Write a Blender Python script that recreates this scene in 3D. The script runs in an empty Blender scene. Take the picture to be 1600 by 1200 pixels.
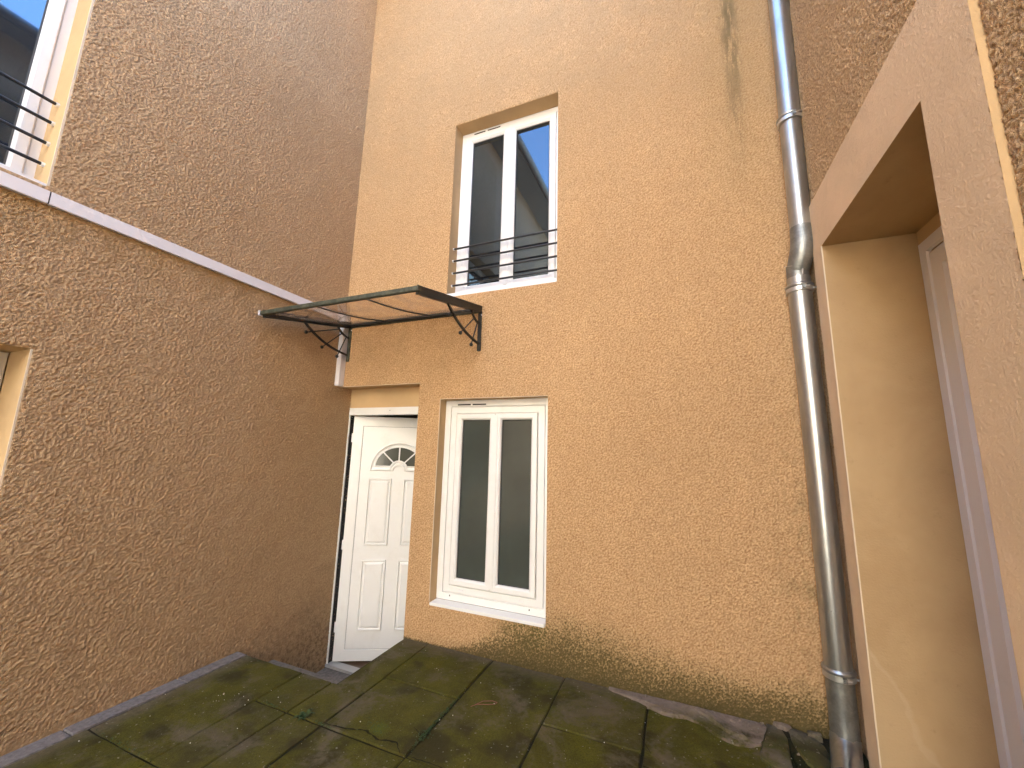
import bpy, bmesh, math, random
from mathutils import Matrix, Vector
import numpy as np
R = math.radians
random.seed(7)
scn = bpy.context.scene
col = scn.collection

# ------------------------------------------------------------------ camera
cam_d = bpy.data.cameras.new('camera')
cam = bpy.data.objects.new('camera', cam_d)
col.objects.link(cam)
right = Vector((0.92459714, 0.38011934, 0.02508804))
up = Vector((0.04107607, -0.16495274, 0.98544576))
back = Vector((0.37872534, -0.91010982, -0.16812864))
m = Matrix((right, up, back)).transposed().to_4x4()
m.translation = Vector((0, -3.0, 1.53))
cam.matrix_world = m
cam_d.sensor_width = 36
cam_d.lens = 36 * 623.2 / 1600
cam_d.clip_start = 0.02
cam_d.clip_end = 1000
scn.camera = cam

# ------------------------------------------------------------------ sky, sun, exposure
SUN_EL, SUN_AZ = 42.0, 8.0          # degrees; azimuth measured from +y towards +x
w = bpy.data.worlds.new('World'); scn.world = w; w.use_nodes = True
nt = w.node_tree; nt.nodes.clear()
sky = nt.nodes.new('ShaderNodeTexSky'); sky.sky_type = 'NISHITA'; sky.sun_disc = False
sky.sun_elevation = R(SUN_EL); sky.sun_rotation = R(SUN_AZ)
sky.air_density = 1.0; sky.dust_density = 0.3; sky.ozone_density = 2.0
bg = nt.nodes.new('ShaderNodeBackground'); bg.inputs['Strength'].default_value = 0.15
out = nt.nodes.new('ShaderNodeOutputWorld')
nt.links.new(sky.outputs[0], bg.inputs[0]); nt.links.new(bg.outputs[0], out.inputs[0])
sun_d = bpy.data.lights.new('sun', 'SUN'); sun_d.energy = 5.0; sun_d.angle = R(0.5); sun_d.color = (1.0, 0.93, 0.82)
sun = bpy.data.objects.new('sun', sun_d); col.objects.link(sun)
sd = Vector((math.sin(R(SUN_AZ)) * math.cos(R(SUN_EL)), math.cos(R(SUN_AZ)) * math.cos(R(SUN_EL)), math.sin(R(SUN_EL))))
sun.rotation_euler = sd.to_track_quat('Z', 'Y').to_euler(); sun.location = sd * 40
scn.view_settings.view_transform = 'Standard'
scn.view_settings.look = 'None'
scn.view_settings.gamma = 1
scn.view_settings.use_curve_mapping = False
scn.view_settings.exposure = 3.76
scn.render.engine = 'CYCLES'
scn.cycles.max_bounces = 10
scn.cycles.diffuse_bounces = 6

# ------------------------------------------------------------------ node helpers
class NB:
    def __init__(s, name):
        s.m = bpy.data.materials.new(name); s.m.use_nodes = True
        s.t = s.m.node_tree; s.b = s.t.nodes['Principled BSDF']
        g = s.t.nodes.new('ShaderNodeNewGeometry'); s.P = g.outputs['Position']
        sx = s.t.nodes.new('ShaderNodeSeparateXYZ'); s.t.links.new(s.P, sx.inputs[0])
        s.x, s.y, s.z = sx.outputs
    def val(s, sock, v):
        if isinstance(v, bpy.types.NodeSocket): s.t.links.new(v, sock)
        elif isinstance(v, tuple) and len(v) == 3 and sock.type == 'RGBA': sock.default_value = (*v, 1)
        else: sock.default_value = v
    def noise(s, scale, detail=2, rough=.5, dist=0, vec=None, fac=True):
        n = s.t.nodes.new('ShaderNodeTexNoise')
        n.inputs['Scale'].default_value = scale; n.inputs['Detail'].default_value = detail
        n.inputs['Roughness'].default_value = rough; n.inputs['Distortion'].default_value = dist
        s.t.links.new(vec if vec is not None else s.P, n.inputs['Vector'])
        return n.outputs[0] if fac else n.outputs[1]
    def vor(s, scale, vec=None, feature='F1', out=0):
        n = s.t.nodes.new('ShaderNodeTexVoronoi'); n.feature = feature
        n.inputs['Scale'].default_value = scale
        s.t.links.new(vec if vec is not None else s.P, n.inputs['Vector'])
        return n.outputs[out]
    def math(s, op, a, b=0, c=0, clamp=False):
        n = s.t.nodes.new('ShaderNodeMath'); n.operation = op; n.use_clamp = clamp
        for i, v in enumerate((a, b, c)): s.val(n.inputs[i], v)
        return n.outputs[0]
    def ss(s, v, a, b, lo=0, hi=1):
        n = s.t.nodes.new('ShaderNodeMapRange'); n.interpolation_type = 'SMOOTHSTEP'
        for k, q in ((0, v), (1, a), (2, b), (3, lo), (4, hi)): s.val(n.inputs[k], q)
        return n.outputs[0]
    def mix(s, f, a, b, mode='MIX'):
        n = s.t.nodes.new('ShaderNodeMix'); n.data_type = 'RGBA'; n.blend_type = mode
        s.val(n.inputs[0], f); s.val(n.inputs[6], a); s.val(n.inputs[7], b)
        return n.outputs[2]
    def mapv(s, scale, loc=(0, 0, 0)):
        n = s.t.nodes.new('ShaderNodeMapping'); s.t.links.new(s.P, n.inputs[0])
        n.inputs['Scale'].default_value = scale; n.inputs['Location'].default_value = loc
        return n.outputs[0]
    def bump(s, h, dist, strength=1.0):
        n = s.t.nodes.new('ShaderNodeBump'); n.inputs['Distance'].default_value = dist
        n.inputs['Strength'].default_value = strength
        s.t.links.new(h, n.inputs['Height']); s.t.links.new(n.outputs[0], s.b.inputs['Normal'])
    def set(s, **k):
        for a, v in k.items(): s.val(s.b.inputs[a.replace('_', ' ')], v)
        return s.m

def roughcast(name, base, dist=.006, scale=75, stains_shade=None, grit=.5, relief=False, hollow=.30):
    n = NB(name)
    warp = n.noise(28, 1, fac=False)
    vm = n.t.nodes.new('ShaderNodeVectorMath'); vm.operation = 'MULTIPLY_ADD'
    n.t.links.new(warp, vm.inputs[0]); vm.inputs[1].default_value = (.03, .03, .03); n.t.links.new(n.P, vm.inputs[2])
    a = n.noise(scale, 2, .55, .8, vm.outputs[0])
    b = n.noise(scale * 2.3, 2, .6, .4)
    plate = n.ss(a, .37, .50)                       # flattened tops with sharp crevices between
    if relief:                                      # the coarse relief is modelled; add only the fine grit
        at = n.t.nodes.new('ShaderNodeAttribute'); at.attribute_name = 'relief'
        plate = at.outputs['Fac']
        n.bump(n.math('ADD', n.math('MULTIPLY', a, .6), n.math('MULTIPLY', b, grit)), dist)
    else:
        n.bump(n.math('ADD', n.math('MULTIPLY', plate, .75), n.math('MULTIPLY', b, grit)), dist)
    big = n.noise(.9, 3, .6)
    mid = n.noise(6, 3, .6)
    c = n.mix(n.ss(big, .3, .7), tuple(q * .93 for q in base), tuple(min(1, q * 1.06) for q in base))
    c = n.mix(n.math('MULTIPLY', n.ss(mid, .35, .75), .25), c, tuple(q * .86 for q in base))
    dirt_shade = n.math('MULTIPLY', n.math('SUBTRACT', 1, plate), hollow)  # crevice shade painted into the hollows of the render, with some held dust
    c = n.mix(dirt_shade, c, tuple(q * f for q, f in zip(base, (.46, .38, .32))))
    if stains_shade: c = stains_shade(n, c, a, plate)
    return n.set(Base_Color=c, Roughness=.92, Specular_IOR_Level=.25)

def main_stains_shade(n, c, a, b):
    nz = n.noise(3.5, 3, .6); nf = n.noise(70, 3, .7)
    # algae rising from the paving
    hx = n.ss(n.x, -.75, .1, .52, .32)
    left = n.ss(n.x, -1.75, -1.0, 0, 1)
    hh = n.math('MULTIPLY', n.math('MULTIPLY', hx, left), n.math('ADD', .55, nz))
    t = n.math('DIVIDE', n.z, n.math('ADD', hh, .02))
    lim = n.ss(t, .05, 1.1, .38, .78)
    alg = n.ss(n.math('SUBTRACT', n.math('ADD', n.math('MULTIPLY', n.math('SUBTRACT', 1, b), .22), n.math('MULTIPLY', nf, .78)), lim), -.17, .17)
    alg = n.math('MULTIPLY', alg, n.ss(n.z, -.6, -.05))
    veil = n.math('MULTIPLY', n.ss(t, .95, .10, 0, .55), n.ss(n.z, -.6, -.05))
    c = n.mix(n.math('MULTIPLY', veil, left), c, (.20, .155, .055))
    c = n.mix(n.math('MULTIPLY', alg, .85), c, (.062, .050, .014))
    base = n.math('MULTIPLY', n.ss(n.z, .0, n.math('ADD', .05, n.math('MULTIPLY', nz, .12)), 1, 0), n.ss(n.x, -1.9, -1.2, .25, .9))
    c = n.mix(n.math('MULTIPLY', base, .75), c, (.07, .055, .02))
    # patch below the right half of the sill
    px = n.math('MULTIPLY', n.ss(n.x, -1.5, -1.15), n.ss(n.x, -.88, -.97))
    pz = n.math('MULTIPLY', n.ss(n.z, .05, .28), n.ss(n.z, .31, .29))
    c = n.mix(n.math('MULTIPLY', n.math('MULTIPLY', px, pz), n.ss(nf, .4, .62, 0, .8)), c, (.09, .08, .02))
    # black-green streaks from the roof, left of the downpipe
    wob = n.math('MULTIPLY', n.math('SUBTRACT', n.noise(2.2, 3, .6, 0, n.mapv((1, 1, .8))), .5), .07)
    dx = n.math('ABSOLUTE', n.math('SUBTRACT', n.math('ADD', n.x, wob), .50))
    st = n.math('MULTIPLY', n.ss(dx, .010, .085, 1, 0), n.ss(n.z, 3.3, 5.0, 0, 1))
    st2 = n.noise(26, 3, .7, .3, n.mapv((1, 1, .16)))
    c = n.mix(n.math('MULTIPLY', st, n.ss(st2, .34, .56)), c, (.055, .045, .022))
    halo = n.math('MULTIPLY', n.ss(dx, .05, .36, 1, 0), n.ss(n.z, 2.6, 4.8, 0, .35))
    c = n.mix(n.math('MULTIPLY', halo, n.noise(9, 3, .6, 0, n.mapv((1, 1, .3)))), c, (.22, .19, .07))
    # grime beside the lower pipe
    g = n.math('MULTIPLY', n.ss(n.x, .36, .74), n.ss(n.z, 2.4, .9, 0, 1))
    c = n.mix(n.math('MULTIPLY', g, n.ss(n.noise(14, 4, .7, .6, n.mapv((1, 1, .5))), .46, .70, 0, .45)), c, (.13, .105, .045))
    # dirt blotches below the canopy, with part of its shade painted in
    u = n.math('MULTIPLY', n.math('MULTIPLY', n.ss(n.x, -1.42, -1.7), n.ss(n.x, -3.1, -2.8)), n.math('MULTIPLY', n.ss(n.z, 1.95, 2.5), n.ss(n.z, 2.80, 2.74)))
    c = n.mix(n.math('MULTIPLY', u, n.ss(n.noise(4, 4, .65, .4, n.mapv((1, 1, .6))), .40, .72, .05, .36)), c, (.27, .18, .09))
    # mottled grime, deepened in colour to tone down the brightly lit upper wall
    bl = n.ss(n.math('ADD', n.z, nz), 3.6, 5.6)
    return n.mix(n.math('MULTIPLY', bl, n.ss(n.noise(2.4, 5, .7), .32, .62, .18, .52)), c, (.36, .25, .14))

def side_stains(n, c, a, b):
    nz = n.noise(3, 3, .6)
    low = n.ss(n.z, -.4, n.math('MULTIPLY', nz, .75), 1, 0)
    c = n.mix(n.math('MULTIPLY', low, n.ss(n.noise(30, 3, .6), .4, .65, .2, .7)), c, (.13, .085, .055))
    gutter = n.math('MULTIPLY', n.ss(n.z, 2.45, 2.79), n.ss(n.z, 2.86, 2.80))
    return n.mix(n.math('MULTIPLY', gutter, n.ss(n.noise(5, 3, .6, 0, n.mapv((1, 1, .3))), .35, .7, .15, .6)), c, (.34, .20, .07))

def smooth_render(name, base, grain=.0012, scale=160):
    n = NB(name)
    a = n.noise(scale, 3, .6); big = n.noise(2.2, 4, .6)
    n.bump(a, grain)
    c = n.mix(n.ss(big, .3, .72), tuple(q * .90 for q in base), tuple(q * 1.05 for q in base))
    s = n.noise(12, 4, .7)
    c = n.mix(n.ss(s, .62, .78, 0, .22), c, tuple(q * .72 for q in base))
    return n.set(Base_Color=c, Roughness=.85, Specular_IOR_Level=.3)

def plastic(name, base, rough=.32, grime=.12):
    n = NB(name)
    s = n.noise(7, 4, .7); f = n.noise(220, 2)
    n.bump(f, .0002)
    c = n.mix(n.ss(s, .48, .78, 0, grime), base, (.42, .36, .27))
    return n.set(Base_Color=c, Roughness=rough)

BE = (.665, .45, .243)
M = {}
M['main'] = roughcast('roughcast_main', BE, .006, 95, main_stains_shade, relief=True, hollow=1.0)
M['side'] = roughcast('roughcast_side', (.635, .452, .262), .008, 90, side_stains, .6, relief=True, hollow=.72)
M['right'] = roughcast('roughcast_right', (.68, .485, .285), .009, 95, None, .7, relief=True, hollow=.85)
M['plain'] = roughcast('roughcast_plain', (.58, .40, .25), .004, 60)
M['pale'] = smooth_render('pale_render', (.74, .70, .62), .004, 60)
M['band'] = smooth_render('grained_band_render', (.64, .475, .31), .002, 200)
M['reveal'] = smooth_render('smooth_reveal_render', (.55, .38, .20), .0008)
n = NB('shaded_weathered_reveal')  # darker copy of the reveal render: niche shade put into its base colour
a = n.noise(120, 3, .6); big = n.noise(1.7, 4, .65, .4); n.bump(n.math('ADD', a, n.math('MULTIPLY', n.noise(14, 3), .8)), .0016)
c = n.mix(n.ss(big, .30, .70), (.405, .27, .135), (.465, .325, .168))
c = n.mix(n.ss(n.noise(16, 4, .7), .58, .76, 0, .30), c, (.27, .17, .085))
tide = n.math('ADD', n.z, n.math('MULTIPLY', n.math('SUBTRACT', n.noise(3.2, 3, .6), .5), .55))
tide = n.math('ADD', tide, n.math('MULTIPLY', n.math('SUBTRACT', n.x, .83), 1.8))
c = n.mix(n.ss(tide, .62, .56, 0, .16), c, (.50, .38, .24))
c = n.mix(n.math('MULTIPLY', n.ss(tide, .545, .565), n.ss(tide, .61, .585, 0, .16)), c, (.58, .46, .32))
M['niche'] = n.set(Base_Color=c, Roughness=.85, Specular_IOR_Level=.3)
M['bead'] = smooth_render('corner_bead_plaster', (.68, .57, .42), .0008)
M['soffit'] = smooth_render('soffit_render', (.50, .33, .14), .001)
M['pvc'] = plastic('white_pvc', (.76, .76, .735))
M['pvc_up'] = plastic('white_pvc_clean', (.74, .74, .74), .3, .05)
M['trunk'] = plastic('trunking_pvc', (.70, .68, .70), .42, .10)
M['seal'] = NB('rubber_seal').set(Base_Color=(.02, .02, .02), Roughness=.6)
M['slot'] = NB('dark_slot').set(Base_Color=(.015, .014, .012), Roughness=.8)
def glass(name, base, rough, ior, mott=0, tint=None):
    n = NB(name)
    s = n.noise(2.5, 3, .6)
    if mott: n.bump(n.noise(1.3, 2), .002)
    c = n.mix(n.ss(s, .3, .7), base, tuple(q * 1.25 for q in base))
    if tint: n.b.inputs['Specular Tint'].default_value = (*tint, 1)
    return n.set(Base_Color=c, Roughness=rough, IOR=ior)
M['glass_up'] = glass('pane_glass', (.014, .013, .013), .015, 2.1, 1, (.50, .76, 1))
M['glass_low'] = glass('obscured_pane', (.050, .058, .050), .07, 1.5)
M['glass_fan'] = glass('fanlight_glass', (.05, .052, .038), .12, 1.5)
M['glass_side'] = glass('side_pane_glass', (.020, .024, .032), .03, 2.2, 1, (.50, .76, 1))
n = NB('dark_painted_iron'); f = n.noise(60, 3); n.bump(f, .0006)
M['iron'] = n.set(Base_Color=n.mix(n.ss(n.noise(9, 3), .5, .75, 0, .6), (.012, .012, .011), (.035, .037, .025)), Roughness=.5)
n = NB('weathered_green_grey_bar'); n.bump(n.noise(80, 3), .0008)
M['bar'] = n.set(Base_Color=n.mix(n.ss(n.noise(18, 4, .7), .4, .65), (.030, .034, .022), (.075, .080, .055)), Roughness=.6)
n = NB('railing_paint'); M['rail'] = n.set(Base_Color=(.014, .015, .016), Roughness=.38)
n = NB('zinc')
st = n.noise(6, 4, .65, .3, n.mapv((3, 3, .7))); fz = n.noise(90, 3)
n.bump(n.math('ADD', n.math('MULTIPLY', fz, .2), n.noise(7, 2, .5)), .0012)
c = n.mix(n.ss(st, .25, .78), (.37, .385, .385), (.50, .515, .52))
c = n.mix(n.ss(n.noise(30, 4, .7), .66, .76, 0, .6), c, (.09, .09, .09))
M['zinc'] = n.set(Base_Color=c, Metallic=.92, Roughness=n.ss(st, .2, .8, .37, .29))
n = NB('dull_zinc_elbow'); st = n.noise(14, 4, .7, .4); n.bump(n.noise(60, 3), .0012)
M['zinc_dark'] = n.set(Base_Color=n.mix(n.ss(st, .3, .7), (.22, .23, .225), (.33, .345, .335)), Metallic=.85, Roughness=.45)
M['solder'] = NB('solder').set(Base_Color=(.55, .55, .53), Metallic=.8, Roughness=.35)
# smoked canopy sheet
n = NB('smoked_polycarbonate')
dirt_shade = n.ss(n.noise(7, 5, .7, .6, n.mapv((1, .5, 1))), .35, .7)
tb = n.t.nodes.new('ShaderNodeBsdfTransparent'); tb.inputs[0].default_value = (.96, .90, .82, 1)
gl = n.t.nodes.new('ShaderNodeBsdfGlossy'); gl.inputs['Roughness'].default_value = .08; gl.inputs[0].default_value = (.9, .9, .9, 1)
df = n.t.nodes.new('ShaderNodeBsdfTranslucent'); df.inputs[0].default_value = (.60, .46, .32, 1)
d2 = n.t.nodes.new('ShaderNodeBsdfDiffuse'); d2.inputs[0].default_value = (.42, .32, .22, 1)
ad = n.t.nodes.new('ShaderNodeMixShader'); ad.inputs[0].default_value = .4
n.t.links.new(df.outputs[0], ad.inputs[1]); n.t.links.new(d2.outputs[0], ad.inputs[2])
mx = n.t.nodes.new('ShaderNodeMixShader'); n.t.links.new(n.math('ADD', n.math('MULTIPLY', dirt_shade, .22), .10), mx.inputs[0])
n.t.links.new(tb.outputs[0], mx.inputs[1]); n.t.links.new(ad.outputs[0], mx.inputs[2])
fr = n.t.nodes.new('ShaderNodeLayerWeight')
frv = n.math('ADD', n.math('MULTIPLY', n.math('POWER', fr.outputs['Facing'], 4), .5), .03)
m2 = n.t.nodes.new('ShaderNodeMixShader'); n.t.links.new(frv, m2.inputs[0])
n.t.links.new(mx.outputs[0], m2.inputs[1]); n.t.links.new(gl.outputs[0], m2.inputs[2])
n.t.links.new(m2.outputs[0], n.t.nodes['Material Output'].inputs['Surface'])
M['sheet'] = n.m
# paving
def paving(name, grey, moss, mossy):
    n = NB(name)
    big = n.noise(2.6, 4, .65, .5); fine = n.noise(38, 4, .7); spk = n.noise(120, 3, .7)
    oi = n.t.nodes.new('ShaderNodeObjectInfo').outputs['Random']
    c = n.mix(n.ss(fine, .3, .7), tuple(q * .72 for q in grey), tuple(q * 1.25 for q in grey))
    mk = n.ss(n.math('ADD', n.math('MULTIPLY', big, .75), n.math('MULTIPLY', fine, .3)), mossy, mossy + .16)
    wall_y = n.ss(n.math('ADD', n.y, n.math('MULTIPLY', big, .22)), -.03, .10, 1, .12)
    wall_x = n.ss(n.math('SUBTRACT', n.x, n.math('MULTIPLY', big, .25)), -3.16, -3.0, .1, 1)
    mk = n.math('MULTIPLY', n.math('MULTIPLY', mk, wall_y), wall_x)
    mc = n.mix(n.ss(n.noise(5, 4, .6), .35, .7), moss, tuple(q * f for q, f in zip(moss, (1.5, 1.55, 1.1))))
    mc = n.mix(n.ss(n.noise(3.1, 3, .6, 0, n.mapv((1, 1, 1), (4, 2, 0))), .50, .66, 0, .75), mc, (.020, .016, .007))
    mc = n.mix(n.ss(spk, .4, .66, 0, .5), mc, tuple(q * .45 for q in moss))
    c = n.mix(mk, c, mc)
    # one bright moss patch
    dd = n.t.nodes.new('ShaderNodeVectorMath'); dd.operation = 'DISTANCE'
    n.t.links.new(n.P, dd.inputs[0]); dd.inputs[1].default_value = (-1.60, -.95, 0)
    g = n.math('MULTIPLY', n.ss(n.math('ADD', dd.outputs['Value'], n.math('MULTIPLY', fine, .10)), .05, .13, 1, 0), .75)
    c = n.mix(g, c, (.075, .10, .008))
    c = n.mix(n.ss(n.noise(55, 2, .4, 0, n.mapv((1, 1, 1), (9, 1, 3))), .70, .74, 0, .5), c, (.26, .25, .20))
    c = n.mix(n.math('MULTIPLY', oi, .22), c, tuple(q * .6 for q in grey))
    h = n.math('ADD', n.math('MULTIPLY', fine, .6), n.math('ADD', n.math('MULTIPLY', spk, .5), n.noise(9, 3)))
    n.bump(h, .005)
    return n.set(Base_Color=c, Roughness=n.ss(big, .3, .7, .72, .92), Specular_IOR_Level=.2)
M['slab'] = paving('mossy_concrete_slab', (.105, .088, .056), (.056, .051, .006), .37)
M['strip'] = paving('bare_concrete_strip', (.17, .155, .15), (.06, .052, .02), .66)
M['landing'] = paving('landing_concrete', (.16, .145, .135), (.10, .085, .06), .62)
M['soil'] = paving('mossy_joint_soil', (.014, .011, .007), (.011, .012, .003), .3)
M['mortar'] = paving('pinkish_mortar', (.215, .170, .135), (.05, .046, .011), .46)
M['rubble'] = paving('rubble_stone', (.13, .11, .08), (.05, .048, .010), .38)
M['ground'] = paving('yard_ground', (.22, .20, .17), (.16, .14, .10), .6)
M['moss'] = NB('moss_leaf').set(Base_Color=(.022, .045, .008), Roughness=.8)
M['cord'] = NB('red_cord').set(Base_Color=(.20, .07, .05), Roughness=.6)
M['speck'] = NB('pale_grit').set(Base_Color=(.6, .58, .52), Roughness=.8)
M['inside'] = NB('hallway_paint').set(Base_Color=(.30, .26, .20), Roughness=.9)
M['insfloor'] = NB('hallway_floor').set(Base_Color=(.10, .06, .035), Roughness=.5)
n = NB('roof_tile'); M['tile'] = n.set(Base_Color=n.mix(n.noise(8, 3), (.22, .10, .055), (.32, .17, .10)), Roughness=.85)
M['eave'] = NB('eave_board').set(Base_Color=(.20, .19, .18), Roughness=.7)
M['gutter'] = NB('zinc_gutter').set(Base_Color=(.30, .30, .31), Metallic=.6, Roughness=.5)

# ------------------------------------------------------------------ mesh helpers
WORLD = {}
def off(parent): return WORLD.get(parent.name, Vector((0, 0, 0))) if parent else Vector((0, 0, 0))
def link(name, bm, mats, parent=None, smooth=False, raw=False, **props):
    bmesh.ops.recalc_face_normals(bm, faces=bm.faces)
    if not raw: bmesh.ops.translate(bm, verts=bm.verts, vec=-off(parent))
    me = bpy.data.meshes.new(name); bm.to_mesh(me); bm.free()
    for q in (mats if isinstance(mats, (list, tuple)) else [mats]): me.materials.append(q)
    if smooth:
        for p in me.polygons: p.use_smooth = True
        me.set_sharp_from_angle(angle=R(35))
    o = bpy.data.objects.new(name, me); col.objects.link(o)
    if parent: o.parent = parent; WORLD[o.name] = off(parent)
    for k, v in props.items(): o[k] = v
    return o
def thing(name, label, cat, loc, group=None):
    o = bpy.data.objects.new(name, None); col.objects.link(o); o.location = loc
    o.empty_display_size = .2
    o['label'] = label; o['category'] = cat
    if group: o['group'] = group
    WORLD[o.name] = Vector(loc)
    return o
def add_box(bm, x0, x1, y0, y1, z0, z1, mi=0):
    v = [bm.verts.new(p) for p in ((x0, y0, z0), (x1, y0, z0), (x1, y1, z0), (x0, y1, z0), (x0, y0, z1), (x1, y0, z1), (x1, y1, z1), (x0, y1, z1))]
    fs = [bm.faces.new([v[i] for i in f]) for f in ((0, 3, 2, 1), (4, 5, 6, 7), (0, 1, 5, 4), (1, 2, 6, 5), (2, 3, 7, 6), (3, 0, 4, 7))]
    for f in fs: f.material_index = mi
    return v
def box(name, b, mat, parent=None, bevel=0, **k):
    bm = bmesh.new(); add_box(bm, *b)
    if bevel: bmesh.ops.bevel(bm, geom=bm.edges[:], offset=bevel, segments=2, affect='EDGES')
    return link(name, bm, mat, parent, **k)
FR = lambda y0: (lambda u, v, d: (u, y0 - d, v))      # facing -y
RT = lambda x0: (lambda u, v, d: (x0 + d, u, v))      # facing +x
LF = lambda x0: (lambda u, v, d: (x0 - d, u, v))      # facing -x
def add_ring(bm, fn, u0, u1, v0, v1, prof, cap=False, mi=0):
    loops = []
    for ins, h in prof:
        loops.append([bm.verts.new(fn(*p, h)) for p in ((u0 + ins, v0 + ins), (u1 - ins, v0 + ins), (u1 - ins, v1 - ins), (u0 + ins, v1 - ins))])
    for a, b in zip(loops, loops[1:]):
        for i in range(4):
            f = bm.faces.new((a[i], a[(i + 1) % 4], b[(i + 1) % 4], b[i])); f.material_index = mi
    if cap: bm.faces.new(loops[-1]).material_index = mi
def ring(name, fn, r, prof, mat, parent, cap=False, **k):
    bm = bmesh.new(); add_ring(bm, fn, *r, prof, cap); return link(name, bm, mat, parent, **k)
def add_tube(bm, pts, r, seg=10, caps=True, ell=None):
    pts = [Vector(p) for p in pts]; rs = r if isinstance(r, (list, tuple)) else [r] * len(pts)
    prev = None; loops = []
    for i, p in enumerate(pts):
        t = (pts[min(i + 1, len(pts) - 1)] - pts[max(i - 1, 0)]).normalized()
        a = prev if prev is not None else (Vector((1, 0, 0)) if abs(t.x) < .9 else Vector((0, 1, 0)))
        a = (a - t * a.dot(t)).normalized(); b = t.cross(a); prev = a
        ea, eb = ell or (1, 1)
        loops.append([bm.verts.new(p + (a * math.cos(2 * math.pi * k / seg + math.pi / seg) * ea + b * math.sin(2 * math.pi * k / seg + math.pi / seg) * eb) * rs[i]) for k in range(seg)])
    for a, b in zip(loops, loops[1:]):
        for k in range(seg): bm.faces.new((a[k], a[(k + 1) % seg], b[(k + 1) % seg], b[k]))
    if caps: bm.faces.new(loops[0][::-1]); bm.faces.new(loops[-1])
def tube(name, pts, r, mat, parent=None, seg=12, caps=True, smooth=True, **k):
    bm = bmesh.new(); add_tube(bm, pts, r, seg, caps); return link(name, bm, mat, parent, smooth, **k)
def wall_mesh(bm, fn, u0, u1, v0, v1, holes, mi=0, mr=1):
    us = sorted({u0, u1, *[h[0] for h in holes], *[h[1] for h in holes]})
    vs = sorted({v0, v1, *[h[2] for h in holes], *[h[3] for h in holes]})
    for a, b in zip(us, us[1:]):
        for c, d in zip(vs, vs[1:]):
            mu, mv = (a + b) / 2, (c + d) / 2
            if any(h[0] < mu < h[1] and h[2] < mv < h[3] for h in holes): continue
            f = bm.faces.new([bm.verts.new(fn(*p, 0)) for p in ((a, c), (b, c), (b, d), (a, d))]); f.material_index = mi
    for h in holes:
        for p, q in (((h[0], h[2]), (h[1], h[2])), ((h[1], h[2]), (h[1], h[3])), ((h[1], h[3]), (h[0], h[3])), ((h[0], h[3]), (h[0], h[2]))):
            f = bm.faces.new([bm.verts.new(fn(*p, 0)), bm.verts.new(fn(*q, 0)), bm.verts.new(fn(*q, -h[4])), bm.verts.new(fn(*p, -h[4]))]); f.material_index = mr

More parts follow.
